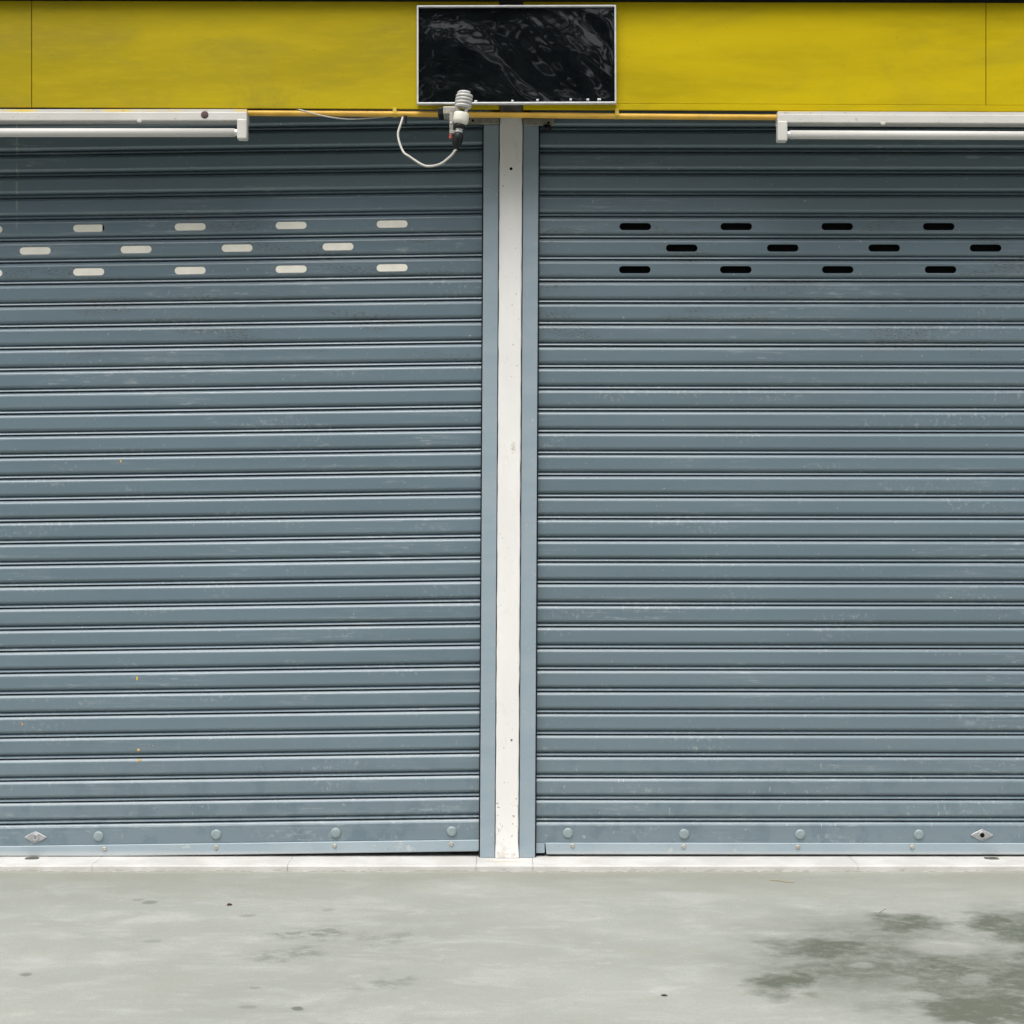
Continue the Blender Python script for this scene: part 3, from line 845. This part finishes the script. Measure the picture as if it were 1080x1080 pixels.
bm = bmesh.new(); slab(bm, (461.6, 113.6), (467.0, 113.2), (467.0, 121.0), (461.8, 121.4), -.305, -.238, .003)
obj('bracket_clamp', bm, MAT['dark'], brk)
cp = [(481.2, 157.5, YB), (479.4, 159.5, YB), (475, 165, -.33), (464.3, 173, -.325), (452.2, 175.4, -.32), (443.8, 173, -.315), (431.8, 165.1, -.305), (425.7, 160.6, -.295),
      (421.2, 150.2, -.285), (419.8, 140.6, -.275), (422.6, 130.9, -.265), (424.6, 123.7, -.253), (423.2, 117.5, -.247), (422.4, 113.2, -.237)]
bm = bmesh.new(); add_tube(bm, smooth_path([W(*p) for p in cp]), S(1.15), 8)
cord = obj('cord', bm, MAT['cord'], lamp, True)
bm = bmesh.new(); slab(bm, (426.2, 121.8), (429.2, 121.8), (428.8, 129.6), (426.6, 129.6), -.26, -.248, .002)
obj('cord_tie', bm, MAT['dark'], cord)

bm = bmesh.new()
add_tube(bm, smooth_path([W(*p) for p in ((309, 113.4, -.24), (315, 115.2, -.256), (326, 118.6, -.258), (345, 123.0, -.255), (368, 125.6, -.247), (394, 124.2, -.238), (408, 122.9, -.22), (416, 120, -.2))]), S(.75), 6)
wire = obj('wire', bm, MAT['cord'], None, True)
tag(wire, 'short thin loose white wire sagging below the ochre pipe', 'wire')

# ------------------------------------------------------------------ steel straps behind the pipe
for (a, b, c, d), hx, lab in (((493, 123.6, 526.2, 131.0), (498.6, 127.2), 'dull steel strap behind the spiral bulb, left of the pillar'),
                              ((552.0, 125.4, 584.3, 132.4), (578.4, 129.4), 'dull steel strap with black bolt under it, right of the pillar')):
    bm = bmesh.new(); slab(bm, (a, b), (c, b), (c, d - .3), (a, d), -.050, -.0445, .001)
    st = obj('steel_strap', bm, MAT['steel']); tag(st, lab, 'strap', 'steel straps at the pillar head')
    bm = bmesh.new(); add_lathe(bm, [(0, .0012), (S(1.3), .001), (S(1.3), -.002)], FRONT(W(*hx, -.0502)), 12)
    obj('strap_hole', bm, MAT['hole'], st)
    if hx[0] > 540:
        bm = bmesh.new()
        c0 = W(577, 132.5, -.047)
        add_lathe(bm, [(0, 0), (S(4.2), 0), (S(4.6), -.006), (S(4.4), -.014), (S(2.6), -.019), (0, -.019)], Matrix.Translation(c0), 16)
        obj('strap_bolt', bm, MAT['dark'], st, True)

# ------------------------------------------------------------------ litter on the slab
def leaf(px, py, L, w, rz, mat, label, cat='leaf', curl=.25):
    c = G(px, py); bm = bmesh.new()
    n = 8; top = []; bot = []
    for i in range(n + 1):
        t_ = i / n; hw = w * math.sin(math.pi * min(1, t_ * .96 + .02)) ** .8
        row = []
        for s_ in (-1, 0, 1):
            x = (t_ - .5) * L; y = s_ * hw
            z = .0012 + curl * abs(s_) * hw + .12 * L * (t_ - .5) ** 2 * 2
            row.append(Vector((x, y, z)))
        top.append(row)
    V = [[bm.verts.new(p) for p in r] for r in top]; B = [[bm.verts.new(p - Vector((0, 0, .0007))) for p in r] for r in top]
    for i in range(n):
        for k in range(2):
            bm.faces.new((V[i][k], V[i + 1][k], V[i + 1][k + 1], V[i][k + 1])); bm.faces.new((B[i][k + 1], B[i + 1][k + 1], B[i + 1][k], B[i][k]))
        bm.faces.new((V[i][0], B[i][0], B[i + 1][0], V[i + 1][0])); bm.faces.new((V[i + 1][2], B[i + 1][2], B[i][2], V[i][2]))
    for r, q in ((0, 1), (n, 0)):
        bm.faces.new((V[r][0], V[r][1], B[r][1], B[r][0])); bm.faces.new((V[r][1], V[r][2], B[r][2], B[r][1]))
    o = obj('dry_leaf' if cat == 'leaf' else 'twig', bm, MAT[mat]); o.location = c; o.rotation_euler.z = rz
    tag(o, label, cat)
leaf(242, 955, .017, .006, .5, 'leaf', 'tiny reddish brown dry leaf on the concrete below the cream vented shutter', curl=.8)
leaf(700.5, 1050.5, .016, .0045, -.1, 'leaf_dark', 'tiny blackish dry leaf lying alone near the bottom edge', curl=.5)
bm = bmesh.new()
add_tube(bm, smooth_path([G(812, 928.5) + Vector((0, 0, .002)), G(822, 929.6) + Vector((0, 0, .003)), G(830, 931) + Vector((0, 0, .002)), G(838, 931.4) + Vector((0, 0, .0025))]), .0012, 6)
tag(obj('twig', bm, MAT['straw']), 'thin straw coloured twig on the concrete close to the sill', 'twig')
bm = bmesh.new()
add_tube(bm, smooth_path([G(926, 963.5) + Vector((0, 0, .002)), G(930, 961) + Vector((0, 0, .003)), G(935, 958) + Vector((0, 0, .002))]), .0012, 6)
tag(obj('twig', bm, MAT['cord']), 'thin whitish twig on the concrete beside the large dark stain', 'twig')

# ------------------------------------------------------------------ the other side of the street (only seen mirrored in the black film) and an added dark sheet
bm = bmesh.new()
rnd = random.Random(3)
for t_ in range(9):
    cx = -22 + 5.5 * t_ + rnd.uniform(-1, 1); cy = -24 + rnd.uniform(-2, 2); hh = rnd.choice((10, 13, 16, 18)) + rnd.uniform(-1, 1)
    for _ in range(800):
        p = Vector((rnd.gauss(0, 1), rnd.gauss(0, 1), rnd.gauss(0, 1)))
        c = Vector((cx + p.x * 1.9, cy + p.y * 1.5, max(.6, hh * .5 + p.z * hh * .24)))
        s_ = rnd.uniform(.25, .6)
        a = Vector((rnd.gauss(0, 1), rnd.gauss(0, 1), rnd.gauss(0, 1))).normalized() * s_
        b = Vector((rnd.gauss(0, 1), rnd.gauss(0, 1), rnd.gauss(0, 1))).normalized() * s_
        bm.faces.new([bm.verts.new(c + q) for q in (a + b, a - b, -a - b, b - a)])
trees = obj('treeline', bm, plain('tree_leaves', (.05, .075, .03), .6), recalc=False)
tag(trees, kind='stuff')

bm = bmesh.new()  # added dark sheet out of view, cuts the light bouncing off the ground
bm.faces.new([bm.verts.new(p) for p in ((-140, -16, .004), (140, -16, .004), (140, -4.6, .004), (-140, -4.6, .004))])
dark_ground = obj('added_dark_ground', bm, plain('dark_ground_sheet', (.05, .05, .052), .85, 0, .2, 8))
if dark_ground.data.polygons[0].normal.z < 0: dark_ground.data.flip_normals()
tag(dark_ground, kind='structure')
# ------------------------------------------------------------------ light, sky, camera
ELEV, AZ = 64.0, -18.0          # sun behind the camera, a little to the left, veiled
world = bpy.data.worlds.new('World'); scene.world = world
world.use_nodes = True
nt = world.node_tree
bg = nt.nodes['Background']
sky = nt.nodes.new('ShaderNodeTexSky'); sky.sky_type = 'NISHITA'; sky.sun_disc = False
sky.sun_elevation = math.radians(ELEV); sky.sun_rotation = math.radians(180 - AZ)
sky.air_density = 1.0; sky.dust_density = 3.0; sky.ozone_density = 1.0
hs = nt.nodes.new('ShaderNodeHueSaturation'); hs.inputs['Saturation'].default_value = .18
nt.links.new(sky.outputs[0], hs.inputs['Color']); nt.links.new(hs.outputs[0], bg.inputs['Color'])
bg.inputs['Strength'].default_value = .12
sl = bpy.data.lights.new('sun', 'SUN'); sl.energy = 1.4; sl.angle = math.radians(50); sl.color = (1, .965, .91)
so = bpy.data.objects.new('sun', sl); COL.objects.link(so)
so.location = (-3, -8, 8)
dirv = Vector((math.sin(math.radians(AZ)) * math.cos(math.radians(ELEV)), -math.cos(math.radians(AZ)) * math.cos(math.radians(ELEV)), math.sin(math.radians(ELEV))))
so.rotation_euler = dirv.to_track_quat('Z', 'Y').to_euler()

cam = bpy.data.cameras.new('camera'); co = bpy.data.objects.new('camera', cam); COL.objects.link(co)
co.location = (0, -D, HC); co.rotation_euler = (math.radians(90), 0, 0)
cam.sensor_width = 36; cam.lens = FPX / 1080 * 36; cam.clip_start = .05; cam.clip_end = 600
scene.camera = co
scene.view_settings.view_transform = 'Standard'; scene.view_settings.look = 'None'
scene.view_settings.gamma = 1; scene.view_settings.exposure = .92
scene.view_settings.use_curve_mapping = False
scene.cycles.max_bounces = 8
